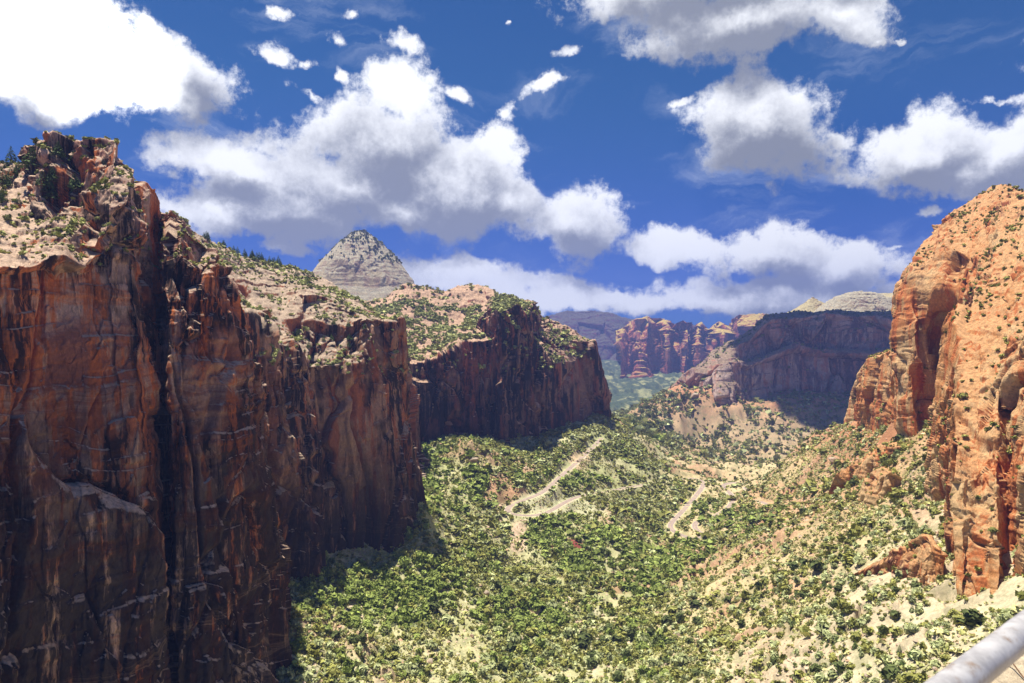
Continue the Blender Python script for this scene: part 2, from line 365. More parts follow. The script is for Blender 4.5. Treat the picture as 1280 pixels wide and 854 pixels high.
# C: second wall with its scrubby slope above
colsC=[]
for (fx,fd),(rx,ry,rd_),(tx,ty,td),(ux,uy,ud),(cx,cy,cd) in [
 ((250,540),(235,395,570),(235,375,600),(235,340,650),(210,265,720)),
 ((300,590),(285,400,600),(280,385,630),(275,345,690),(250,290,780)),
 ((350,628),(320,432,638),(320,398,680),(315,352,750),(300,318,840)),
 ((372,652),(352,436,662),(352,398,710),(350,360,790),(342,325,870)),
 ((392,676),(372,454,686),(378,400,730),(380,370,760),(378,340,860)),
 ((418,694),(395,456,700),(402,405,740),(410,375,790),(400,348,870)),
 ((444,708),(432,455,716),(432,415,750),(436,390,780),(430,366,860)),
 ((470,728),(452,455,738),(450,400,755),(455,392,780),(450,378,850)),
 ((498,752),(474,456,758),(474,402,768),(474,398,790),(468,392,850)),
 ((520,772),(487,462,775),(486,404,765),(486,402,800),(486,398,850)),
 ((533,800),(498,470,800),(494,440,815),(492,430,850),(490,425,900)),
 ((538,860),(506,485,870),(500,465,900),(498,460,950),(495,455,1000)),
 ((540,1000),(512,520,1050),(508,500,1080),(505,495,1120),(500,490,1150))]:
    colsC.append([Z(fx,-285,fd),P((fx*1.2+rx*.8)/2,600,(fd+rd_)/2-3),P(rx,ry,rd_),P(tx,ty,td),P(ux,uy,ud),P(cx,cy,cd),Z(cx,-100,cd+350)])
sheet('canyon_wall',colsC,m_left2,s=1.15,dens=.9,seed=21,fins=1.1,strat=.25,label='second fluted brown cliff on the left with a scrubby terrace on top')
# D: third wall
colsD=[]
for (fx,fd),(rx,ry,rd_),(tx,ty,td),(cx,cy,cd) in [
 ((440,1120),(440,452,1130),(440,405,1300),(440,375,1500)),
 ((480,1110),(480,452,1125),(480,402,1310),(480,372,1530)),
 ((515,1120),(513,456,1140),(513,400,1350),(507,350,1560)),
 ((545,1140),(540,452,1150),(540,401,1370),(535,355,1560)),
 ((560,1150),(556,446,1160),(556,402,1380),(551,361,1560)),
 ((578,1170),(572,429,1180),(575,400,1400),(586,352,1560)),
 ((616,1215),(615,426,1215),(610,405,1360),(606,358,1520)),
 ((626,1195),(624,390,1205),(625,380,1290),(628,367,1460)),
 ((645,1225),(642,384,1230),(643,380,1290),(645,374,1430)),
 ((662,1255),(659,386,1260),(661,383,1310),(662,379,1400)),
 ((674,1290),(669,430,1290),(672,412,1370),(678,397,1450)),
 ((695,1330),(690,455,1330),(692,420,1400),(692,404,1470)),
 ((722,1385),(718,452,1385),(720,430,1430),(712,414,1490)),
 ((744,1430),(735,438,1440),(734,430,1460),(731,424,1490)),
 ((756,1470),(745,470,1490),(743,462,1540),(739,447,1590)),
 ((764,1560),(754,492,1620),(752,487,1660),(748,475,1700)),
 ((766,1750),(758,505,1850),(756,500,1880),(754,495,1900))]:
    colsD.append([Z(fx,-300,fd-20),P(fx*.6+rx*.4,500,(fd*.6+rd_*.4)),P(rx,ry,rd_),P(tx,ty,td),P(cx,cy,cd),Z(cx,-150,cd+500)])
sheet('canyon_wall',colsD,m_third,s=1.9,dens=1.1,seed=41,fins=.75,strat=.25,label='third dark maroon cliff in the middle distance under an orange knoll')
# K: right wall
colsK=[]
for r_ in [
 [Z(1046,-260,1100),P(1052,523,1090),P(1058,503,1090),P(1060,500,1100),P(1063,496,1140)],
 [Z(1062,-240,1030),P(1064,515,1020),P(1066,490,1020),P(1068,484,1040),P(1072,476,1080)],
 [Z(1080,-220,950),P(1082,505,950),P(1084,452,960),P(1087,449,1000),P(1092,446,1040)],
 [Z(1108,-200,860),P(1110,510,860),P(1114,440,870),P(1117,436,900),P(1122,433,950)],
 [Z(1124,-190,760),P(1125,510,760),P(1126,410,770),P(1130,362,790),P(1138,332,850)],
 [Z(1142,-180,700),P(1142,510,695),P(1144,400,700),P(1150,338,740),P(1160,298,820)],
 [Z(1160,-170,665),P(1160,520,660),P(1160,390,668),P(1170,325,730),P(1182,274,820)],
 [Z(1174,-170,680),P(1175,520,690),P(1180,380,670),P(1188,310,720),P(1196,259,810)],
 [Z(1180,-185,520),P(1190,520,590),P(1196,400,610),P(1208,320,680),P(1220,243,800)],
 [Z(1186,-210,372),P(1192,600,420),P(1208,420,530),P(1226,320,650),P(1240,230,790)],
 [Z(1218,-210,352),P(1222,600,420),P(1228,430,510),P(1240,320,620),P(1252,226,770)],
 [Z(1245,-205,345),P(1246,600,405),P(1248,440,490),P(1256,320,600),P(1262,228,750)],
 [Z(1258,-205,362),P(1260,600,425),P(1264,440,480),P(1270,320,590),P(1272,232,740)],
 [Z(1275,-200,330),P(1276,600,385),P(1280,440,460),P(1284,320,570),P(1284,238,720)],
 [Z(1340,-170,325),P(1340,600,355),P(1345,420,420),P(1345,300,520),P(1340,215,680)],
 [Z(1480,-130,285),P(1480,600,315),P(1480,400,370),P(1480,260,460),P(1470,190,600)],
 [Z(1800,-130,220),P(1800,600,250),P(1800,380,300),P(1800,250,380),P(1800,160,500)]]:
    c=r_[4]; colsK.append(r_+[(c[0]+260,c[1]+80,-120)])
def carveK(V):      # the two alcoves
    x,y,z=V[...,0],V[...,1],V[...,2]; u=640+x/y*F; v=427-z/y*F
    s=np.exp(-((u-1171-(v-458)*.03)/24)**6-((v-462)/(92-.10*np.abs(u-1171)))**6)*sstep(560,600,y)
    b_=P(1268,560,400); t=np.exp(-(((x-b_[0])-.18*(z-b_[2]))/8)**4-((z-b_[2])/62)**4)*(y<520)
    return s[...,None]*62*np.array((.5,.86,0))+t[...,None]*11*np.array((.6,.8,0))
sheet('canyon_wall',colsK,m_right,s=1.0,dens=.9,seed=63,fins=.6,strat=.6,carve=carveK,label='sunlit orange sandstone cliff rising on the right edge')
# low sandstone outcrops on the right slope
def outcrop(pts_,d0,d1,zr,seed,label):
    c=[]
    for (px,pyb,pyt,d) in pts_:
        b0=P(px,pyb,d); t0=P(px,pyt,d+6)
        c.append([(b0[0],b0[1]-3,b0[2]-25),b0,t0,(t0[0]+5,t0[1]+22,t0[2]+1),(t0[0]+12,t0[1]+50,t0[2]-40)])
    c=[[(c[0][0][0]-4,q[1]+45,q[2]-30) for q in c[0]]]+c+[[(c[-1][0][0]+4,q[1]+45,q[2]-30) for q in c[-1]]]
    sheet('sandstone_outcrop',c,m_right,s=.55,dens=1.0,seed=seed,fins=.5,sm=2,label=label)
outcrop([(1078,640,640,640),(1084,652,622,630),(1096,660,600,622),(1112,668,590,612),(1128,662,598,615),(1140,655,625,620)],0,0,0,80,'pale orange outcrop slab on the slope under the right cliff')
outcrop([(1092,598,575,690),(1110,600,560,680),(1140,598,556,672),(1160,592,562,668)],0,0,0,83,'blocky ledge at the foot of the deep alcove in the right cliff')
outcrop([(1150,722,700,450),(1160,738,690,446),(1172,752,684,440),(1180,758,690,436)],0,0,0,86,'leaning slab beside the foot of the right cliff')
# I: shaded massif right of centre
colsI=[]
for (px,fd,yb,yl,yr,yc) in [(838,2600,492,489,487,485),(850,2560,486,480,476,474),(868,2530,488,472,464,460),(884,2500,488,468,452,447),(900,2480,490,462,442,435),(912,2490,492,458,436,428),
  (936,2520,494,450,420,410),(962,2560,497,446,400,391),(998,2600,500,444,394,385),(1030,2620,500,442,392,386),(1060,2600,500,440,393,384),(1090,2560,500,440,395,385),(1108,2520,500,442,398,387),(1126,2450,500,446,412,405),(1180,2350,500,440,400,390),(1300,2300,500,440,400,385),(1500,2300,500,440,400,385)]:
    jj=(math.sin(px*.13)*5+math.sin(px*.047+1)*6,math.sin(px*.21)*2.2+math.sin(px*.083)*1.6); yl+=jj[0]; yr+=jj[1]; yc+=jj[1]*.8
    colsI.append([Z(px,-420,fd-60),P(px,yb,fd),P(px,yl,fd+30),P(px,yl-7,fd+62),P(px,yr,fd+125),P(px,yc,fd+330),Z(px,-300,fd+1100)])
sheet('canyon_wall',colsI,m_mass,s=3.0,dens=1.2,seed=101,fins=1.15,label='grey mauve massif with a shadowed bowl right of the centre')
# H: far peaks, G: far mesa
crest=[(770,415),(784,409),(790,402),(800,399),(810,396),(828,398),(834,405),(840,411),(847,404),(854,400),(861,403),(867,411),(872,406),(877,403),(882,409),(888,411),(893,404),(899,401),(904,405),(908,411),(914,400),(921,394),(945,393),(980,394),(1000,398)]
colsH=[]
for i,(px,yc) in enumerate(crest):
    d=5600+(i%3)*110-px*.2; k=1 if px<905 else .6
    colsH.append([Z(px,-500,d-200),P(px,472,d),P(px,yc+26*k,d+60+150*(i%2)),P(px,yc+13*k,d+150+150*(i%2)),P(px,yc,d+330),Z(px,-200,d+1400)])
sheet('far_peak',colsH,m_far,s=4.4,dens=1.7,seed=133,fins=.8,strat=.5,sm=1,label='row of far red peaks with cream yellow tops')
colsM=[]
for px,yc in [(600,400),(660,398),(685,394),(697,389),(710,385),(730,386),(751,386),(766,390),(784,397),(800,401),(830,404),(870,406)]:
    d=7300; colsM.append([Z(px,-600,d-500),P(px,468,d),P(px,432,d+250),P(px,yc+16,d+500),P(px,yc,d+700),Z(px,-200,d+3000)])
sheet('far_mesa',colsM,m_mesa,s=7,dens=1.6,seed=151,fins=1.0,amp=.8,label='flat topped blue violet mesa on the horizon')
# domes
def dome(name,px,d,prof,mat,s,seed,label,sq=.8,rot=0,amp=1.,fins=.25):
    """prof: list of (radius px, py) from apex down"""
    a=np.linspace(0,2*np.pi,361); pr=np.array(prof,float); k=d/F
    t=np.linspace(0,len(pr)-1,170); rad=np.interp(t,range(len(pr)),pr[:,0])*k; zz=-(np.interp(t,range(len(pr)),pr[:,1])-427)*k
    cx=(px-640)*k
    ang,RA=np.meshgrid(a,rad); _,ZZ=np.meshgrid(a,zz)
    lob=1+.10*np.cos(2*ang+rot)+.06*np.cos(3*ang+rot*2)
    V=np.stack([cx+RA*np.cos(ang)*lob,d+RA*np.sin(ang)*sq*lob,ZZ],-1)
    N=gnorm(V); c=np.array([cx,d,zz.min()]); 
    if ((V-c)*N).sum()<0: N=-N
    dd=rockdisp(V,N,s,amp,1.6,fins,seed); dd[:,-1]=dd[:,0]; N[:,-1]=N[:,0]
    V=V+N*dd[...,None]
    q=quads(*V.shape[:2]); o=mesh_np(name,V.reshape(-1,3),q,mat); tag(o,label,kind='structure'); GR.append((name,V,N))
dome('stone_dome',450,3000,[(0,290),(9,292),(16,298),(25,305),(36,318),(46,330),(53,341),(59,352),(64,362),(84,385),(120,420),(160,470)],m_dome,2.2,171,'pale cone shaped dome rising behind the left ridge',1.,.4,.4)
dome('stone_dome',1016,3600,[(0,373),(8,378),(17,384),(26,390),(60,410),(90,440)],m_yel,2.5,181,'small yellow pyramid on the skyline above the grey massif')
dome('stone_dome',1078,3500,[(0,364),(14,366),(30,373),(44,383),(60,395),(110,430)],m_dome,3,191,'pale grey dome on the skyline beside the right cliff',.7,1.)
dome('stone_dome',1120,3900,[(0,367),(30,368),(50,374),(62,388),(80,400),(140,440)],m_yel,3,195,'yellow slickrock dome behind the right cliff edge',.8,2.)
print('rocks',time.time()-T0)
# near ledge under the visitor and its handrail
xs=np.linspace(-3,9,200); ys=np.linspace(-4,9,200); Xl,Yl=np.meshgrid(xs,ys)
# edge line runs along the rail direction
tdir=np.array([.315,.24]); tdir/=np.linalg.norm(tdir); nd=np.array([tdir[1],-tdir[0]])
s_=(Xl-.75)*nd[0]+(Yl-1.02)*nd[1]+.62     # >0: visitor's side of the rail
zl=-1.62+fbm(Xl/1.2,Yl/1.2,Xl*0,5,201)*.09-np.where(s_<-.25,(np.maximum(-s_-.25,0))**1.1*9,0)
zl=np.maximum(zl,-14)
m_ledge=rock_mat('pale_tan_ledge_sandstone',(.62,.50,.33),(.30,.2,.13),(.70,.60,.42),(.60,.40,.24),(.68,.56,.38),.05,.1,.3,10)
VL=np.stack([Xl,Yl,zl],-1); o=mesh_np('rock_ledge',VL.reshape(-1,3),quads(200,200),m_ledge,smooth=True); tag(o,'pale sandstone ledge under the handrail',kind='structure')
m_steel,g,b=newmat('worn_galvanised_steel'); geo=g.node('ShaderNodeNewGeometry')
b.inputs['Metallic'].default_value=.3; ns=g.noise(geo.outputs['Position'],30,5,.7)
nr=g.noise(geo.outputs['Position'],14,7,.75)
g.l.new(g.mix(g.rng(nr,.54,.66),g.mix(g.rng(ns,.3,.7),(.42,.40,.38),(.64,.62,.59)),(.36,.27,.2)),b.inputs['Base Color']); g.l.new(g.rng(ns,.3,.7,.3,.5),b.inputs['Roughness'])
def tube(name,a,b_,r,mat,parent=None,n=32,m=24):
    a=np.array(a,float);b_=np.array(b_,float); t=(b_-a); L=np.linalg.norm(t); t/=L
    u=np.cross(t,(0,0,1.) if abs(t[2])<.9 else (1.,0,0)); u/=np.linalg.norm(u); v=np.cross(t,u)
    an=np.linspace(0,2*np.pi,n,endpoint=False); prof=[(0,0),(0,r*.8),(r*.15,r*.97),(r*.3,r)]+[(L*i/m,r) for i in range(1,m)]+[(L-r*.3,r),(L-r*.15,r*.97),(L,r*.8),(L,0)]
    V=np.array([[a+t*s+(u*np.cos(q)+v*np.sin(q))*rr_ for q in an] for s,rr_ in prof])
    i=np.arange(len(prof)*n).reshape(len(prof),n); j=np.roll(i,-1,1)
    q=np.stack([i[:-1],j[:-1],j[1:],i[1:]],-1).reshape(-1,4)
    o=mesh_np(name,V.reshape(-1,3),q,mat,smooth=True)
    if parent: o.parent=parent
    return o
hr=bpy.data.objects.new('handrail',None); col.objects.link(hr)
tag(hr,'round grey metal handrail crossing the lower right corner','handrail')
rc=np.array([.745,1.02,-.472])
def rpt(s): return (rc[0]+tdir[0]*s,rc[1]+tdir[1]*s,rc[2])
tube('top_rail',rpt(-2.6),rpt(4.4),.0225,m_steel,hr,40,60)
for z_ in (-.35,-.7): tube('lower_rail',tuple(np.array(rpt(-2.6))+np.array((0,0,z_))),tuple(np.array(rpt(4.4))+np.array((0,0,z_))),.015,m_steel,hr) if False else None
for s in (-2.3,-.75,.95,2.5,4.1):
    p=rpt(s); po=tube('post',(p[0],p[1],-1.75),(p[0],p[1],p[2]-.015),.02,m_steel,hr)
    tube('foot_flange',(p[0],p[1],-1.60),(p[0],p[1],-1.575),.06,m_steel,po) if s>-5 else None
# a dry curled twig on the ledge
def curve_tube(name,pts_,rad,mat,n=7):
    pts_=catmull(np.array(pts_,float),6); V=[]
    for i_,c_ in enumerate(pts_):
        t=pts_[min(i_+1,len(pts_)-1)]-pts_[max(i_-1,0)]; t/=np.linalg.norm(t); u=np.cross(t,(0.1,.2,1.)); u/=np.linalg.norm(u); v_=np.cross(t,u); rr_=rad*(1-.6*i_/len(pts_))
        V.append([c_+(u*math.cos(k*6.283/n)+v_*math.sin(k*6.283/n))*rr_ for k in range(n)])
    V=np.array(V); m_=V.shape[0]; a=np.arange(m_*n).reshape(m_,n); b_=np.roll(a,-1,1)
    return mesh_np(name,V.reshape(-1,3),np.stack([a[:-1],b_[:-1],b_[1:],a[1:]],-1).reshape(-1,4),mat,smooth=True)
m_twig,g,b=newmat('dry_brown_twig'); geo=g.node('ShaderNodeNewGeometry'); g.l.new(g.mix(g.rng(g.noise(geo.outputs['Position'],90,4),.3,.7),(.10,.05,.03),(.25,.14,.08)),b.inputs['Base Color'])
def ledge_z(x_,y_): return float(zl[np.argmin(abs(ys-y_)),np.argmin(abs(xs-x_))])
tx_,ty_=2.475,3.27; tz_=ledge_z(tx_,ty_)+.012
tag(curve_tube('twig',[(tx_+a*.9,ty_+b_*1.9,tz_+c_) for a,b_,c_ in [(-.035,.03,0),(-.02,.055,.02),(.01,.06,.03),(.025,.035,.025),(.01,.0,.01),(.0,-.03,0),(.02,-.05,.005),(.04,-.045,.01)]],.005,m_twig),'small curled brown twig lying on the pale ledge behind the handrail','twig')
# ------------------------------------------------------------------ depth buffer
GR.append(('valley_ground',GV,gN))
ZW,ZH=427,285; ZB=np.full(ZW*ZH,1e9)
def proj(V): y=np.maximum(V[...,1],1); return 640+V[...,0]/y*F,427-V[...,2]/y*F,V[...,1]
for nm,V,N in GR:
    u,v,d=proj(V.reshape(-1,3)); m=(u>=0)&(u<1280)&(v>=0)&(v<854)&(d>100)
    np.minimum.at(ZB,(v[m]/3).astype(int)*ZW+(u[m]/3).astype(int),d[m])
def visible(V,tol=1.04):
    u,v,d=proj(V); m=(u>=2)&(u<1278)&(v>=2)&(v<852)
    i=np.clip((v/3).astype(int),0,ZH-1)*ZW+np.clip((u/3).astype(int),0,ZW-1)
    return m&(d<ZB[i]*tol+6)
# ------------------------------------------------------------------ plants
def leafproto(seed,n,kind,ls=.3):
    r=np.random.default_rng(seed); V=[];Fc=[]
    # clump centres give light and dark lumps with gaps
    nc=6; cc=r.normal(size=(nc,3)); cc/=np.linalg.norm(cc,axis=1,keepdims=True); cc*=r.uniform(.25,.6,(nc,1))
    for i in range(n):
        if kind=='pine':
            h=r.uniform(.12,1)**1.1; rad=(1.02-h)*.36*r.uniform(.55,1.15)+.02; a=r.uniform(0,6.283)
            p=np.array([math.cos(a)*rad,math.sin(a)*rad,h+r.normal()*.015]); s=ls*.5*(1.25-h)
            nn=np.array([math.cos(a)*.4,math.sin(a)*.4,1])+r.normal(size=3)*.35
        else:
            p=cc[r.integers(nc)]+r.normal(size=3)*.22; q=np.linalg.norm(p)
            if q>.95: p*=.95/q
            if p[2]<-.45: p[2]=-.45+r.uniform(0,.2)
            nn=p/(np.linalg.norm(p)+.01)+r.normal(size=3)*.55; s=ls*r.uniform(.6,1.3)
            p=np.array([p[0]*.5,p[1]*.5,.46+p[2]*.55])
        nn/=np.linalg.norm(nn); u=np.cross(nn,r.normal(size=3)); u/=np.linalg.norm(u); w=np.cross(nn,u)
        b=len(V)
        for k in range(3):
            a=k*2.094+r.uniform(-.5,.5); V.append(p+(u*math.cos(a)+w*math.sin(a))*s*r.uniform(.7,1.2))
        Fc.append((b,b+1,b+2))
    return np.array(V),np.array(Fc)
m_leaf,g,b=newmat('desert_foliage')
at=g.node('ShaderNodeAttribute',attribute_name='tint'); geo=g.node('ShaderNodeNewGeometry')
c=g.mix(1.,at.outputs['Color'],g.mix(g.rng(g.noise(geo.outputs['Position'],.7,4,.7),.3,.7,0,1,False),(.6,.62,.6),(1.4,1.36,1.2)),'MULTIPLY')
g.l.new(c,b.inputs['Base Color']); b.inputs['Roughness'].default_value=.75
m_bark,g,b=newmat('grey_brown_bark'); geo=g.node('ShaderNodeNewGeometry')
g.l.new(g.mix(g.rng(g.noise(geo.outputs['Position'],4,5,.7),.3,.7),(.10,.07,.05),(.24,.18,.14)),b.inputs['Base Color'])
OL=np.array((.36,.36,.10)); GREY=np.array((.48,.52,.26)); BR=np.array((.30,.37,.095)); DK=np.array((.11,.135,.045)); YG=np.array((.40,.46,.13))
def tri_area(V):
    a=np.linalg.norm(np.cross(V[1:,:-1]-V[:-1,:-1],V[:-1,1:]-V[:-1,:-1]),axis=-1); return a
def sample(V,N,dens,nmax):
    """points on a grid surface with an expected density per square metre (array over cells)"""
    a=tri_area(V)*dens; tot=a.sum(); n=int(min(tot,nmax))
    cum=np.cumsum(a.ravel()); idx=np.searchsorted(cum,rng.random(n)*cum[-1]); idx=np.minimum(idx,a.size-1)
    i,j=np.unravel_index(idx,a.shape); f=rng.random((n,2,1))
    p=V[i,j]*(1-f[:,0])*(1-f[:,1])+V[i+1,j]*f[:,0]*(1-f[:,1])+V[i,j+1]*(1-f[:,0])*f[:,1]+V[i+1,j+1]*f[:,0]*f[:,1]
    return p,i,j
# --- ground scatter
Y1=Y[:-1,:-1]; X1=X[:-1,:-1]; U1=U_[:-1,:-1]; V1=V_[:-1,:-1]; rd1=RD[0][:-1,:-1]; r1=right[:-1,:-1]
inview=(U1>-60)&(U1<1340)&(V1<960)&(V1>380)
ff=fbm(X1/45,Y1/45,X1*0,4,301); ff2=fbm(X1/110,Y1/110,X1*0,3,305)
den=.23*(1-r1)*sstep(450,700,Y1)+.14*(1-r1)*(1-sstep(450,700,Y1))+.062*r1
den=den*np.clip(.9+ff*1.2,.15,2)*(sstep(7,9,rd1)*.5+.5*sstep(11,15,rd1))
def hole(px,py,rx,ry): 
    q=np.sqrt(((U1-px)/rx)**2+((V1-py)/ry)**2)+ff*.3; return sstep(.8,1.2,q)
for h in [(625,612,22,18),(648,672,12,22),(725,575,13,12),(700,632,50,12),(1230,790,30,12)]: den=den*(.12+.88*hole(*h))
gn=gN[:-1,:-1,2]; den=den*sstep(.45,.7,gn)*inview*(Y1<3400)
den=np.where(Y1>1500,den*.3,den)
p,i,j=sample(GV,gN,den,260000)
P_=p; d_=p[:,1]; yg=fbm(p[:,0]/70,p[:,1]/70,p[:,0]*0,3,311); rr1=right[i,j]; u,v,_=proj(p)
# lush green places
lush=np.zeros(len(p))
for (a,b_,c_,e_) in [(545,600,26,42),(590,612,50,22),(500,735,70,34),(690,668,42,22),(930,650,50,20),(850,700,45,30),(470,770,80,20),(740,690,60,30),(560,640,30,30),(650,770,60,25),(800,735,40,20),(700,600,60,10),(400,730,30,30),(890,640,40,16)]:
    q=np.sqrt(((u-a)/c_)**2+((v-b_)/e_)**2)+yg*.4; lush=np.maximum(lush,1-sstep(.5,1.3,q))
isl=rng.random(len(p))<np.maximum(lush*.7,.07*(yg>0)*(rr1<.4))
sz=rng.lognormal(-.06,.5,len(p))*np.where(isl,5.2,np.where(rr1>.5,3.5,3.1))
sz=np.clip(sz,1.6,12)*np.where(d_>1800,1.7,1.)
t=rng.random(len(p))[:,None]; mixv=rng.random(len(p))[:,None]
tint=OL*(1-t*.5)+DK*t*.5
tint=np.where((rng.random(len(p))[:,None]<.28+.25*(1-sstep(450,700,d_))[:,None]),GREY*(.7+.5*mixv),tint)
tint=np.where(isl[:,None],BR*(.65+.5*mixv),tint)
tint=np.where(isl[:,None]&(rng.random(len(p))[:,None]<.2),YG*(.7+.4*mixv),tint)
kinds=np.where(isl,1,0)
allp=[p];allsz=[sz];alltint=[tint];allk=[kinds]; allreg=[np.where(rr1>.5,1,0)]
# --- terraces and slopes of the walls
regs={}
def onwall(idx,dens,smin,smax,tintf,nmax,reg,kind=0,fil=None,nzmin=.5):
    nm,V,N=GR[idx]; nz=N[:-1,:-1,2]; D_=V[:-1,:-1]
    dn=dens*sstep(nzmin,nzmin+.25,nz)*np.clip(.6+1.5*fbm(D_[...,0]/30,D_[...,1]/30,D_[...,2]/30,3,400+idx),0.03,2)
    uu,vv,dd=proj(D_); dn=dn*((uu>-80)&(uu<1360))
    if fil is not None: dn=dn*fil(uu,vv,dd)
    q,i,j=sample(V,N,dn,nmax); n=len(q)
    if n==0: return
    s=np.clip(rng.lognormal(0,.35,n)*(smin+smax)/2,smin*.7,smax*1.6); t=rng.random(n)[:,None]
    allp.append(q);allsz.append(s);alltint.append(tintf*(.6+.7*t));allk.append(np.full(n,kind));allreg.append(np.full(n,reg))
onwall(0,.10,1.0,2.4,OL*.8+GREY*.3,6000,2,fil=lambda u,v,d:(v<345)*1.)
onwall(0,.12,2.0,3.4,OL*.7+DK*.3,900,2,fil=lambda u,v,d:(v<258)*(u<135)*1.)
onwall(1,.085,1.8,3.4,OL*.6+GREY*.5,9000,3,fil=lambda u,v,d:(v<470)*1.)
onwall(2,.055,3.4,6,OL*.6+GREY*.4,7000,4,fil=lambda u,v,d:((d<1440)*1.+(d>=1440)*.12)*(v<465))
onwall(3,.022,1.6,3.2,OL*.8+DK*.2,5000,5,nzmin=.45)
for k in (4,5,6): onwall(k,.05,1.5,3,OL,600,5)
onwall(7,.0025,4,7,OL*.5+DK*.5,5000,6,nzmin=.35)
onwall(10,.02,4,7,OL*.5+DK*.5,700,7,fil=lambda u,v,d:(v<330)*1.)
BP=np.concatenate(allp);BS=np.concatenate(allsz);BT=np.concatenate(alltint);BK=np.concatenate(allk);BREG=np.concatenate(allreg)
print('scatter',len(p),den.sum(),len(BP),time.time()-T0)
vis=visible(BP+np.array((0,0,1.))*BS[:,None]*.5); score=np.where(vis,BS/BP[:,1],0)
score=np.where((BREG==7)|(BREG==6),0,score)
ind=np.zeros(len(BP),bool)
for k,nk in ((0,300),(1,240)):
    o_=np.argsort(-np.where(BK==k,score,0))[:nk]; ind[o_]=True
# stuff: three levels of detail
PR={0:[leafproto(500+q,56,'bush',.27) for q in range(5)],1:[leafproto(520+q,22,'bush',.42) for q in range(5)],2:[leafproto(540+q,10,'bush',.6) for q in range(4)]}
def build_stuff(name,mask,label,cat):
    Vs=[];Fs=[];Cs=[];off=0
    lod=np.where(BP[:,1]<800,0,np.where(BP[:,1]<1500,1,2))
    for L in (0,1,2):
        ids=np.where(mask&(lod==L))[0]; pr=PR[L]
        for k in range(len(pr)):
            s=ids[k::len(pr)]
            if len(s)==0: continue
            v,f=pr[k]; a=rng.random(len(s))*6.283; ca,sa=np.cos(a),np.sin(a)
            S3=BS[s][:,None]*np.stack([rng.uniform(.9,1.5,len(s))]*2+[rng.uniform(.65,1.15,len(s))],-1)
            q=v[None]*S3[:,None]; xr=q[...,0]*ca[:,None]-q[...,1]*sa[:,None]; yr=q[...,0]*sa[:,None]+q[...,1]*ca[:,None]
            W=np.stack([xr,yr,q[...,2]],-1)+BP[s][:,None]-np.array((0,0,1))*(BS[s]*.12)[:,None,None]
            Vs.append(W.reshape(-1,3)); Fs.append((f[None]+(np.arange(len(s))*len(v))[:,None,None]+off).reshape(-1,3)); off+=W.shape[0]*W.shape[1]
            Cs.append((BT[s][:,None]*np.repeat(rng.uniform(.6,1.45,(len(s),len(v)//3)),3,1)[...,None]).reshape(-1,3))
    o=mesh_np(name,np.concatenate(Vs),np.concatenate(Fs),m_leaf,np.concatenate(Cs)); tag(o,label,cat,kind='stuff')
build_stuff('desert_scrub',(~ind)&(BK==0),'olive scrub covering the valley floor, slopes and terraces','scrub')
build_stuff('green_thicket',(~ind)&(BK==1),'bright green thicket along the creek and cliff feet','thicket')
# low dry brush and loose stones between the bushes
def carpet(name,dens,size,tints,mat,seed,label,cat,nmax,protos):
    dn=dens*inview*(Y1<1250)*(V1>500)*np.clip(.55+1.3*fbm(X1/25,Y1/25,X1*0,4,seed),.0,2)*(sstep(7,10,rd1))*sstep(.4,.7,gn)
    q_,i_,j_=sample(GV,gN,dn,nmax); n=len(q_); V_s=[];F_s=[];C_s=[];off=0
    for k in range(len(protos)):
        a_=q_[k::len(protos)]; m_=len(a_); v,f=protos[k]; an=rng.random(m_)*6.283; S_=size*rng.lognormal(0,.4,m_)
        S3=S_[:,None]*rng.uniform(.7,1.4,(m_,3)); w_=v[None]*S3[:,None]; ca,sa=np.cos(an)[:,None],np.sin(an)[:,None]
        W=np.stack([w_[...,0]*ca-w_[...,1]*sa,w_[...,0]*sa+w_[...,1]*ca,w_[...,2]*.8],-1)+a_[:,None]
        V_s.append(W.reshape(-1,3)); F_s.append((f[None]+(np.arange(m_)*len(v))[:,None,None]+off).reshape(-1,3)); off+=m_*len(v)
        t_=rng.random((m_,1)); C_s.append(np.repeat((tints[0]*(1-t_)+tints[1]*t_)*rng.uniform(.7,1.25,(m_,1)),len(v),0))
    tag(mesh_np(name,np.concatenate(V_s),np.concatenate(F_s),mat,np.concatenate(C_s)),label,cat,kind='stuff')
carpet('dry_brush',.16,1.7,(np.array((.52,.54,.20)),np.array((.68,.62,.33))),m_leaf,951,'low yellow green dry brush on the valley soil','brush',90000,[leafproto(560+q,9,'bush',.5) for q in range(4)])
def stone(seed):
    r_=np.random.default_rng(seed); v=np.array([(1,0,0),(.3,.95,0),(-.8,.6,0),(-.8,-.6,0),(.3,-.95,0),(.1,.05,.7),(0,0,-.4)],float)+r_.normal(size=(7,3))*.14
    return v,np.array([(0,1,5),(1,2,5),(2,3,5),(3,4,5),(4,0,5)])
m_stone,g,b=newmat('pale_loose_sandstone'); at=g.node('ShaderNodeAttribute',attribute_name='tint'); g.l.new(at.outputs['Color'],b.inputs['Base Color'])
carpet('loose_stones',.035,1.0,(np.array((.62,.50,.34)),np.array((.50,.30,.18))),m_stone,961,'loose pale and rusty stones strewn over the slopes','stones',22000,[stone(570+q) for q in range(5)])
print('stuff',time.time()-T0)
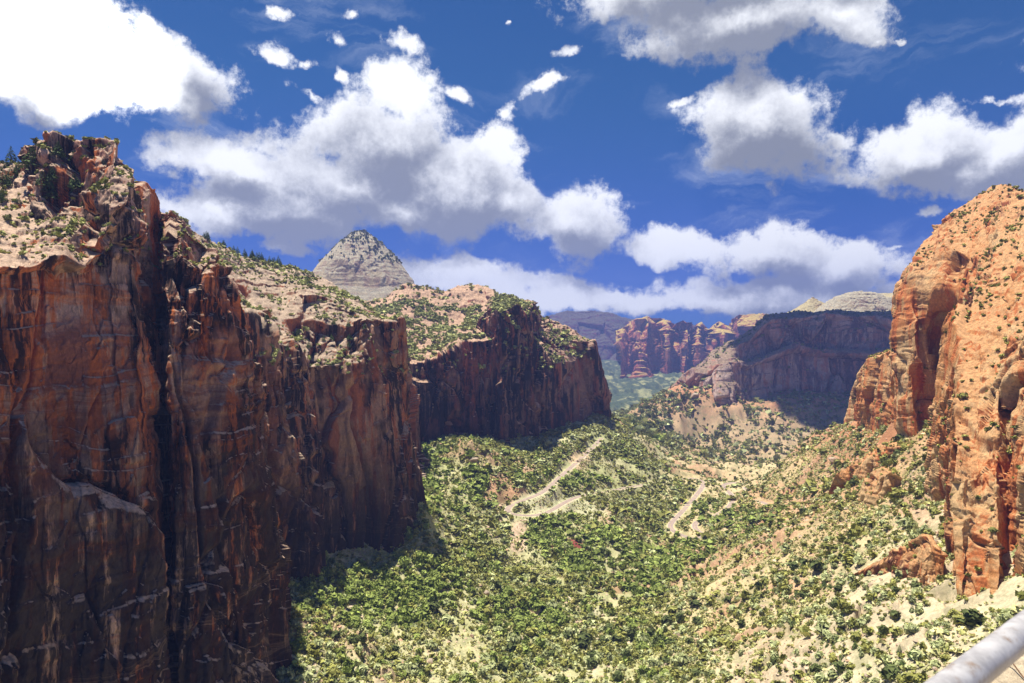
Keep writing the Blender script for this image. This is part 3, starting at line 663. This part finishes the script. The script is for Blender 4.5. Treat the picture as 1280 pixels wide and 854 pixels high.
# individuals
def proto_mesh(name,seed,n,kind,tint,ls):
    v,f=leafproto(seed,n,kind,ls); r=np.random.default_rng(seed); c=np.repeat(tint*r.uniform(.75,1.25,(len(f),1)),3,0)
    return mesh_np(name,v,f,m_leaf,c,link=False)
def trunk_mesh(name,seed,h,r0,limbs):
    r=np.random.default_rng(seed); V=[];Fc=[]
    def limb(a,b_,ra,rb,k=6,seg=4):
        a=np.array(a,float);b_=np.array(b_,float);t=b_-a;t/=np.linalg.norm(t);u=np.cross(t,(.3,.9,.1));u/=np.linalg.norm(u);w=np.cross(t,u);base=len(V)
        for i in range(seg+1):
            s=i/seg;c=a*(1-s)+b_*s+r.normal(size=3)*.008*(0<i<seg);rr_=ra*(1-s)+rb*s
            for q in range(k): V.append(c+(u*math.cos(q*6.283/k)+w*math.sin(q*6.283/k))*rr_)
        for i in range(seg):
            for q in range(k): Fc.append((base+i*k+q,base+i*k+(q+1)%k,base+(i+1)*k+(q+1)%k,base+(i+1)*k+q))
    limb((0,0,-.08),(r.normal()*.02,r.normal()*.02,h),r0,r0*.35)
    for i in range(limbs):
        a=r.uniform(0,6.283); z0=h*r.uniform(.3,.85); L=.3*r.uniform(.7,1.1); limb((0,0,z0),(math.cos(a)*L,math.sin(a)*L,min(z0+L*.6,.85)),r0*.45,r0*.12,5,3)
    return mesh_np(name,np.array(V),np.array(Fc),m_bark,link=False)
vt={'olive':OL,'dark':DK*1.15,'grey':GREY}
bushm={k:[proto_mesh('juniper_bush',600+q+10*ki,150,'bush',t,.19) for q in range(3)] for ki,(k,t) in enumerate(vt.items())}
bushtr=[trunk_mesh('trunk',640+q,.5,.035,4) for q in range(2)]
ct={'bright':BR,'yellow':YG}
treem={k:[proto_mesh('crown',660+q+10*ki,240,'bush',t*.95,.16) for q in range(3)] for ki,(k,t) in enumerate(ct.items())}
treetr=[trunk_mesh('trunk',690+q,.6,.03,6) for q in range(2)]
def bush(nm,i,colr,label,group,cat,meshes,trs=None):
    loc=tuple(BP[i]-np.array((0,0,.1*BS[i]))); s=BS[i]
    scl=(s*rng.uniform(1,1.4),s*rng.uniform(1,1.4),s*rng.uniform(.75,1.15)); rz=rng.uniform(0,6.28)
    if trs is None:
        o=bpy.data.objects.new(nm,meshes[i%len(meshes)]); col.objects.link(o)
    else:
        o=bpy.data.objects.new(nm,None); col.objects.link(o)
        c=bpy.data.objects.new('crown',meshes[i%len(meshes)]); c.parent=o; col.objects.link(c)
        c=bpy.data.objects.new('trunk',trs[i%len(trs)]); c.parent=o; col.objects.link(c)
    o.location=loc; o.scale=scl; o.rotation_euler=(0,0,rz); tag(o,label,cat,group); return o
ui,vi,_=proj(BP)
for i in np.where(ind)[0]:
    u,v=ui[i],vi[i]; big='large' if BS[i]>(6.5 if BK[i] else 4.6) else 'small'
    if BK[i]==0:
        reg=BREG[i]
        if reg==2: where,grp='on the sandy top of the near left cliff','bushes on top of the near left cliff'
        elif reg==3: where,grp='on the terrace of the second left cliff','bushes on the terrace of the second left cliff'
        elif reg==5: where,grp='rooted on the sunlit right cliff and its ledges','bushes on the right cliff'
        elif u>1100: where,grp='beside the foot of the right cliff','bushes at the foot of the right cliff'
        elif u>850 and v>740: where,grp='on the pale sand of the near right slope','bushes on the near right slope'
        elif u>850: where,grp='on the middle of the right slope','bushes on the right slope'
        elif u>650: where,grp='near the dry gully at the bottom centre','bushes by the dry gully'
        elif u>480: where,grp='on the near valley floor left of the gully','bushes on the near valley floor'
        else: where,grp='beside the foot of the near left cliff','bushes at the foot of the near left cliff'
        c_='grey' if BT[i][2]>.16 else ('dark' if rng.random()<.45 else 'olive')
        w={'grey':'pale grey green','dark':'dark green','olive':'olive green'}[c_]
        bush('juniper_bush',i,c_,f'{big} {w} bush {where}',grp,'bush',bushm[c_])
    else:
        c_='yellow' if BT[i][0]>.36 else 'bright'; w={'yellow':'yellow green','bright':'bright green'}[c_]
        if u<560 and v>700: where='in the grove below the second left cliff'
        elif u<620: where='at the foot of the third left cliff'
        elif u<770 and v<710: where='in the grove below the left road bend'
        elif u<770: where='in the lower middle of the valley'
        else: where='near the road loop right of centre'
        bush('cottonwood_tree',i,c_,f'{big} {w} tree {where}','leafy trees '+where,'tree',treem[c_],treetr)
# --- pines on the left rim, ridge and here and there
pinem=[proto_mesh('crown',720+q,420,'pine',DK*np.array((.9,1.15,.9)),.15) for q in range(4)]
pinetr=[trunk_mesh('trunk',740+q,.97,.018,0) for q in range(2)]
def surf_at(idx,px,py):
    V=GR[idx][1]; u,v,d=proj(V); e=(u-px)**2+(v-py)**2+ (d*.002)**2; k=np.unravel_index(np.argmin(e),e.shape); return V[k]
def pine(pt,h,label,group):
    o=bpy.data.objects.new('pine_tree',None); col.objects.link(o); k=random.randrange(12)
    for nm,ms in (('crown',pinem),('trunk',pinetr)):
        c=bpy.data.objects.new(nm,ms[k%len(ms)]); c.parent=o; col.objects.link(c)
    w=h*random.uniform(.85,1.2); o.scale=(w,w,h); o.rotation_euler=(R(random.uniform(-3,3)),R(random.uniform(-3,3)),random.uniform(0,6.28))
    o.location=(pt[0],pt[1],pt[2]-.02*h); tag(o,label,'pine tree',group)
pine(surf_at(0,40,212),15,'tallest pine on the skyline left of the near cliff top','pines on top of the near left cliff')
pine(surf_at(0,66,245),21,'tall dark pine in front of the red ledge on the near cliff top','pines on top of the near left cliff')
pine(surf_at(0,130,222),13,'slender grey green pine at the right of the near cliff top','pines on top of the near left cliff')
for k in range(34):
    px=random.uniform(0,118); py=random.uniform(198,262)
    pine(surf_at(0,px,py),random.uniform(5,11),'short bushy pine on the scrubby top of the near left cliff','pines on top of the near left cliff')
for k in range(26):
    t=random.random(); px=250+t*145; py=292+t*58+random.uniform(-4,6)
    pine(surf_at(1,px,py),random.uniform(7,12),'small pine on the skyline ridge behind the second left cliff','pines on the left skyline ridge')
for k in range(16):
    px=random.uniform(330,470); py=random.uniform(400,440)
    pine(surf_at(1,px,py),random.uniform(6,10),'small pine on the green terrace of the second left cliff','pines on the terrace of the second left cliff')
for k in range(24):
    px=random.uniform(990,1160); py=random.uniform(700,840)
    pine(cast(px,py),random.uniform(5,7.5),'narrow dark juniper standing on the near right slope','upright junipers on the near right slope')
# --- boulders
def boulder_mesh(seed):
    r=np.random.default_rng(seed); import bmesh
    bm=bmesh.new(); bmesh.ops.create_icosphere(bm,subdivisions=4,radius=1); 
    v=np.array([x.co[:] for x in bm.verts])
    for _ in range(9):
        n=r.normal(size=3); n/=np.linalg.norm(n); c=r.uniform(.45,.8); dd=v@n; v=v-np.outer(np.maximum(dd-c,0),n)
    v*=(1+.05*fbm(v[:,0]*2+seed,v[:,1]*2,v[:,2]*2,3,seed))[:,None]*1.2; v[:,2]*=.75
    for x,c in zip(bm.verts,v): x.co=c
    me=bpy.data.meshes.new('boulder'); bm.to_mesh(me); bm.free(); me.materials.append(m_boulder); return me
m_boulder=rock_mat('pale_boulder_sandstone',(.50,.36,.24),(.25,.15,.1),(.60,.47,.34),(.46,.26,.16),(.62,.5,.36),.12,.2,.3,6)
bms=[boulder_mesh(800+q) for q in range(5)]
def boulder(pt,s,label,group=None):
    o=bpy.data.objects.new('boulder',random.choice(bms)); col.objects.link(o); o.location=(pt[0],pt[1],pt[2]+s*.25); o.scale=(s*random.uniform(.8,1.3),s*random.uniform(.7,1.2),s*random.uniform(.7,1.1)); o.rotation_euler=(random.uniform(-.3,.3),random.uniform(-.3,.3),random.uniform(0,6.28)); tag(o,label,'boulder',group)
for px,py,s,l in [(946,704,4.5,'pale oblong boulder alone among bushes on the right slope'),(1043,577,6,'lone pale boulder high on the orange right slope'),(868,497,16,'big pale boulder on the far slope below the grey massif'),(592,577,7,'flat pale boulder on the talus cone below the third cliff'),
   (547,730,4.5,'dark boulder among green trees below the second left cliff'),(607,745,5,'rusty boulder left of the dry gully'),(538,830,4,'dark boulder at the bottom left of the valley floor'),(655,800,4,'brown boulder beside the bottom centre bushes'),(846,795,3.5,'reddish boulder right of the dry gully'),(725,578,6,'tan boulder beside the upper road')]:
    boulder(cast(px,py),s,l)
for k in range(70):
    px=random.uniform(900,1190); py=random.uniform(640,850); boulder(cast(px,py),random.uniform(.8,2.3),'small pale rock scattered on the sandy right slope','rocks on the right slope')
for k in range(40):
    px=random.uniform(400,840); py=random.uniform(700,850); boulder(cast(px,py),random.uniform(.8,2.2),'small pale rock lying on the near valley floor','rocks on the near valley floor')
for k in range(22):
    px=random.uniform(5,110); py=random.uniform(262,318); boulder(surf_at(0,px,py),random.uniform(.5,1.3),'small rock on the sandy slope atop the near left cliff','rocks on top of the near left cliff')
print('things',time.time()-T0)
# ------------------------------------------------------------------ light, sky, clouds
SUNAZ,SUNEL=-64.,77.
sd=bpy.data.lights.new('sun','SUN'); sd.energy=5.; sd.angle=R(.53); sd.color=(1,.94,.84)
so=bpy.data.objects.new('sun',sd); col.objects.link(so)
import mathutils
dirv=mathutils.Vector((math.sin(R(SUNAZ))*math.cos(R(SUNEL)),math.cos(R(SUNAZ))*math.cos(R(SUNEL)),math.sin(R(SUNEL))))
so.rotation_euler=dirv.to_track_quat('Z','Y').to_euler(); so.location=dirv*2000
w=bpy.data.worlds.new('World'); sc.world=w; w.use_nodes=True; w.cycles.sampling_method='MANUAL'; w.cycles.sample_map_resolution=256; g=NT(w.node_tree)
ow=g.node('ShaderNodeOutputWorld'); bg=g.node('ShaderNodeBackground'); g.l.new(bg.outputs[0],ow.inputs[0])
sky=g.node('ShaderNodeTexSky'); sky.sky_type='NISHITA'; sky.sun_disc=False; sky.sun_elevation=R(SUNEL); sky.sun_rotation=R(SUNAZ); sky.altitude=1600; sky.air_density=1.; sky.dust_density=.3; sky.ozone_density=3
tc=g.node('ShaderNodeTexCoord'); dv=tc.outputs['Generated']
sp=g.node('ShaderNodeSeparateXYZ'); g.l.new(dv,sp.inputs[0])
az=g.math('ARCTAN2',sp.outputs[0],sp.outputs[1]); el=g.math('ARCSINE',sp.outputs[2])
cb=g.node('ShaderNodeCombineXYZ'); g.l.new(az,cb.inputs[0]); g.l.new(el,cb.inputs[1]); ae=cb.outputs[0]
# warp so that cloud outlines billow
nz=g.node('ShaderNodeTexNoise'); nz.inputs['Scale'].default_value=9; nz.inputs['Detail'].default_value=6; nz.inputs['Roughness'].default_value=.6; g.l.new(dv,nz.inputs['Vector'])
wv=g.vec('SCALE',g.vec('SUBTRACT',nz.outputs['Color'],(.5,.5,.5)),.11)
pw=g.vec('ADD',ae,g.vec('MULTIPLY',wv,(1,.75,0)))
CL=[(40,40,150,80,0),(140,75,110,55,15),(40,110,60,35,-10),(215,80,95,40,10),(60,115,90,34,0),
 (500,115,42,38,0),(480,190,100,60,10),(575,240,120,62,10),(425,235,110,50,5),(300,212,120,24,12),(270,262,80,24,8),(350,262,130,42,5),(620,190,40,40,0),(640,255,50,40,0),(520,270,120,26,4),(385,118,52,14,35),(430,165,60,18,35),
 (728,280,62,44,0),(850,308,90,26,8),(950,318,110,34,5),(1050,332,100,36,4),(900,368,150,26,0),(800,378,90,18,0),(1010,370,150,30,0),(590,345,90,22,8),(350,318,80,14,4),(690,372,90,18,0),(620,375,80,24,0),
 (930,22,150,42,4),(1060,18,60,28,0),(900,-40,200,40,0),(945,155,90,48,10),(1150,182,110,44,5),(1245,190,60,44,0),(1045,175,60,22,10),(1200,215,70,24,10),
 (505,44,48,24,8),(345,60,50,14,25),(375,72,22,12,0),(415,46,26,20,30),(350,8,26,12,0),(420,90,14,36,-35),(715,58,30,12,-20),(640,32,9,9,0),(680,108,46,11,-20),(632,138,24,16,30),(850,124,30,9,-25),(1165,262,36,14,0),(572,120,30,18,10),(1095,45,28,12,-15),(1128,48,9,6,0),(1120,303,40,9,5),(1240,120,50,10,10),(440,12,40,14,0),
 # outside the frame, for the light and for other views
 (-300,150,200,70,0),(-250,-150,220,80,0),(500,-250,260,60,0),(1500,50,200,80,0),(1600,300,200,50,0)]
def cover(coord,lst):
    m=None
    for (cx,cy,rx,ry,ro) in lst:
        a0=math.atan((cx-640)/F); e0=math.atan((427-cy)/F*math.cos(a0)); k=math.cos(a0)
        cin=coord
        if m is not None:      # ties each step to the one before so the compiled shader stays small
            ma=g.node('ShaderNodeVectorMath',operation='MULTIPLY_ADD'); g.l.new(m,ma.inputs[0]); ma.inputs[1].default_value=(1e-7,0,0); g.l.new(coord,ma.inputs[2]); cin=ma.outputs[0]
        n=g.node('ShaderNodeMapping',vector_type='TEXTURE'); g.l.new(cin,n.inputs[0])
        n.inputs['Location'].default_value=(a0,e0,0); n.inputs['Rotation'].default_value=(0,0,-R(ro)); n.inputs['Scale'].default_value=(rx/F*k*k*1.12,ry/F*k*1.14,1)
        L=g.math('MAXIMUM',g.math('MULTIPLY_ADD',g.vec('LENGTH',n.outputs[0],out=1),-1.,1. if rx*ry>1500 else .5),-.8)
        m=L if m is None else g.math('SMOOTH_MAX',m,L,.16)
    return m
m=cover(pw,CL)
up=(-.012,.040,0)
m2=cover(g.vec('ADD',pw,up),[c for c in CL if c[2]*c[3]>2600 and -100<c[0]<1400])
def fluff(v,dt=8):
    return g.math('ADD',g.math('MULTIPLY',g.math('SUBTRACT',g.noise(v,15,dt,.68),.5),2.3),g.math('MULTIPLY',g.math('SUBTRACT',g.noise(v,6,5,.55),.5),1.0))
dv2=g.vec('ADD',dv,(-.012,0.,.022))
f_a=fluff(dv); f_b=fluff(dv2,5)
den_=g.math('ADD',m,f_a)
alpha=g.rng(den_,-.08,.38)
rel=g.math('ADD',g.math('MULTIPLY',g.math('SUBTRACT',m2,m),1.0),g.math('MULTIPLY',g.math('SUBTRACT',f_b,f_a),.55))
body=g.rng(den_,.0,.7)
sh=g.math('ADD',g.math('MULTIPLY',body,.45),rel)
cloud_shade=g.rng(sh,-.45,.62)
cc_=g.mix(cloud_shade,(.78,.79,.80),(.19,.205,.24))  # white tops and grey undersides: cloud shading put into the sky colour
# glare painted into the colour of the bright cloud at upper left
a0=math.atan((55-640)/F); e0=math.atan((427-45)/F*math.cos(a0))
n=g.node('ShaderNodeMapping',vector_type='TEXTURE'); g.l.new(pw,n.inputs[0]); n.inputs['Location'].default_value=(a0,e0,0); n.inputs['Scale'].default_value=(.14,.07,1); n.inputs['Rotation'].default_value=(0,0,-R(16))
gl=g.rng(g.vec('LENGTH',n.outputs[0],out=1),1.25,.7)
cc_=g.mix(gl,cc_,(2.2,2.2,2.1))
hs=g.node('ShaderNodeHueSaturation'); hs.inputs['Saturation'].default_value=1.25; hs.inputs['Value'].default_value=1.; g.l.new(sky.outputs[0],hs.inputs['Color'])
skyc=g.mix(1.,g.vec('SCALE',hs.outputs[0],.1),g.mix(g.rng(el,.0,.40),(.045,.16,.56),(.16,.40,.52)),'MULTIPLY')
ci=g.math('MULTIPLY',g.rng(g.noise(g.vec('MULTIPLY',pw,(4,13,1)),1,7,.62,.6),.50,.78),.42)
fin=g.mix(alpha,g.mix(ci,skyc,(.55,.60,.68)),cc_)
g.l.new(g.vec('SCALE',fin,10.),bg.inputs[0]); bg.inputs[1].default_value=.1
# a cumulus high over the massif, above the frame: it shades the bowl below
def cloud(cx,cy,cz,rx,ry,rz,seed,label):
    a=np.linspace(0,2*np.pi,241); b_=np.linspace(.001,np.pi-.001,120); AA,BB=np.meshgrid(a,b_)
    N=np.stack([np.sin(BB)*np.cos(AA),np.sin(BB)*np.sin(AA),np.cos(BB)],-1)
    q_=1+fbm(N[...,0]*1.3,N[...,1]*1.3,N[...,2]*1.3,5,seed)*.45+.12*np.abs(fbm(N[...,0]*5,N[...,1]*5,N[...,2]*5,4,seed+7))
    V=N*q_[...,None]*np.array((rx,ry,rz)); V[...,2]=np.where(V[...,2]<0,V[...,2]*.35,V[...,2])
    o=mesh_np('cloud',(V+np.array((cx,cy,cz))).reshape(-1,3),quads(120,241),m_cloud,smooth=True); tag(o,label,kind='structure')
m_cloud,g,b=newmat('white_cumulus'); b.inputs['Base Color'].default_value=(.92,.92,.92,1); b.inputs['Roughness'].default_value=1
def over(px,d,z0,zc): # cloud centre whose shadow falls at the given place
    k=(zc-z0)/math.tan(R(SUNEL)); return ((px-640)/F*d+math.sin(R(SUNAZ))*k, d+math.cos(R(SUNAZ))*k, zc)
c_=over(1052,2640,-150,2700); cloud(*c_,385,380,160,901,'white cumulus high over the grey massif, above the picture')
# ------------------------------------------------------------------ haze
me=bpy.data.meshes.new('haze'); hx=9600.; zb,zt=-760.,900.
vv=[(a,b_,c_) for a in (-hx,hx) for b_ in (-300.,9600.) for c_ in (zb,zt)]
me.from_pydata(vv,[],[(0,1,3,2),(4,6,7,5),(0,4,5,1),(2,3,7,6),(0,2,6,4),(1,5,7,3)])
mh=bpy.data.materials.new('thin_blue_haze'); mh.use_nodes=True; g=NT(mh.node_tree); oo=g.node('ShaderNodeOutputMaterial'); pv=g.node('ShaderNodeVolumePrincipled')
pv.inputs['Color'].default_value=(.30,.42,1,1); pv.inputs['Density'].default_value=8e-5; pv.inputs['Anisotropy'].default_value=.2; g.l.new(pv.outputs[0],oo.inputs['Volume'])
me.materials.append(mh); ho=bpy.data.objects.new('haze',me); col.objects.link(ho); tag(ho,'thin blue haze over the far canyon','haze',kind='stuff')
# ------------------------------------------------------------------ camera
cd=bpy.data.cameras.new('camera'); cam=bpy.data.objects.new('camera',cd); col.objects.link(cam); cam.rotation_euler=(R(90),0,0)
cd.sensor_width=36; cd.lens=36*F/1280; cd.clip_start=.05; cd.clip_end=100000; cd.dof.use_dof=True; cd.dof.focus_distance=900; cd.dof.aperture_fstop=8
sc.camera=cam
sc.render.engine='CYCLES'; sc.cycles.volume_bounces=0; sc.cycles.max_bounces=4; sc.cycles.diffuse_bounces=2
sc.view_settings.view_transform='Standard'; sc.view_settings.look='None'; sc.view_settings.exposure=.62
print('done',time.time()-T0)
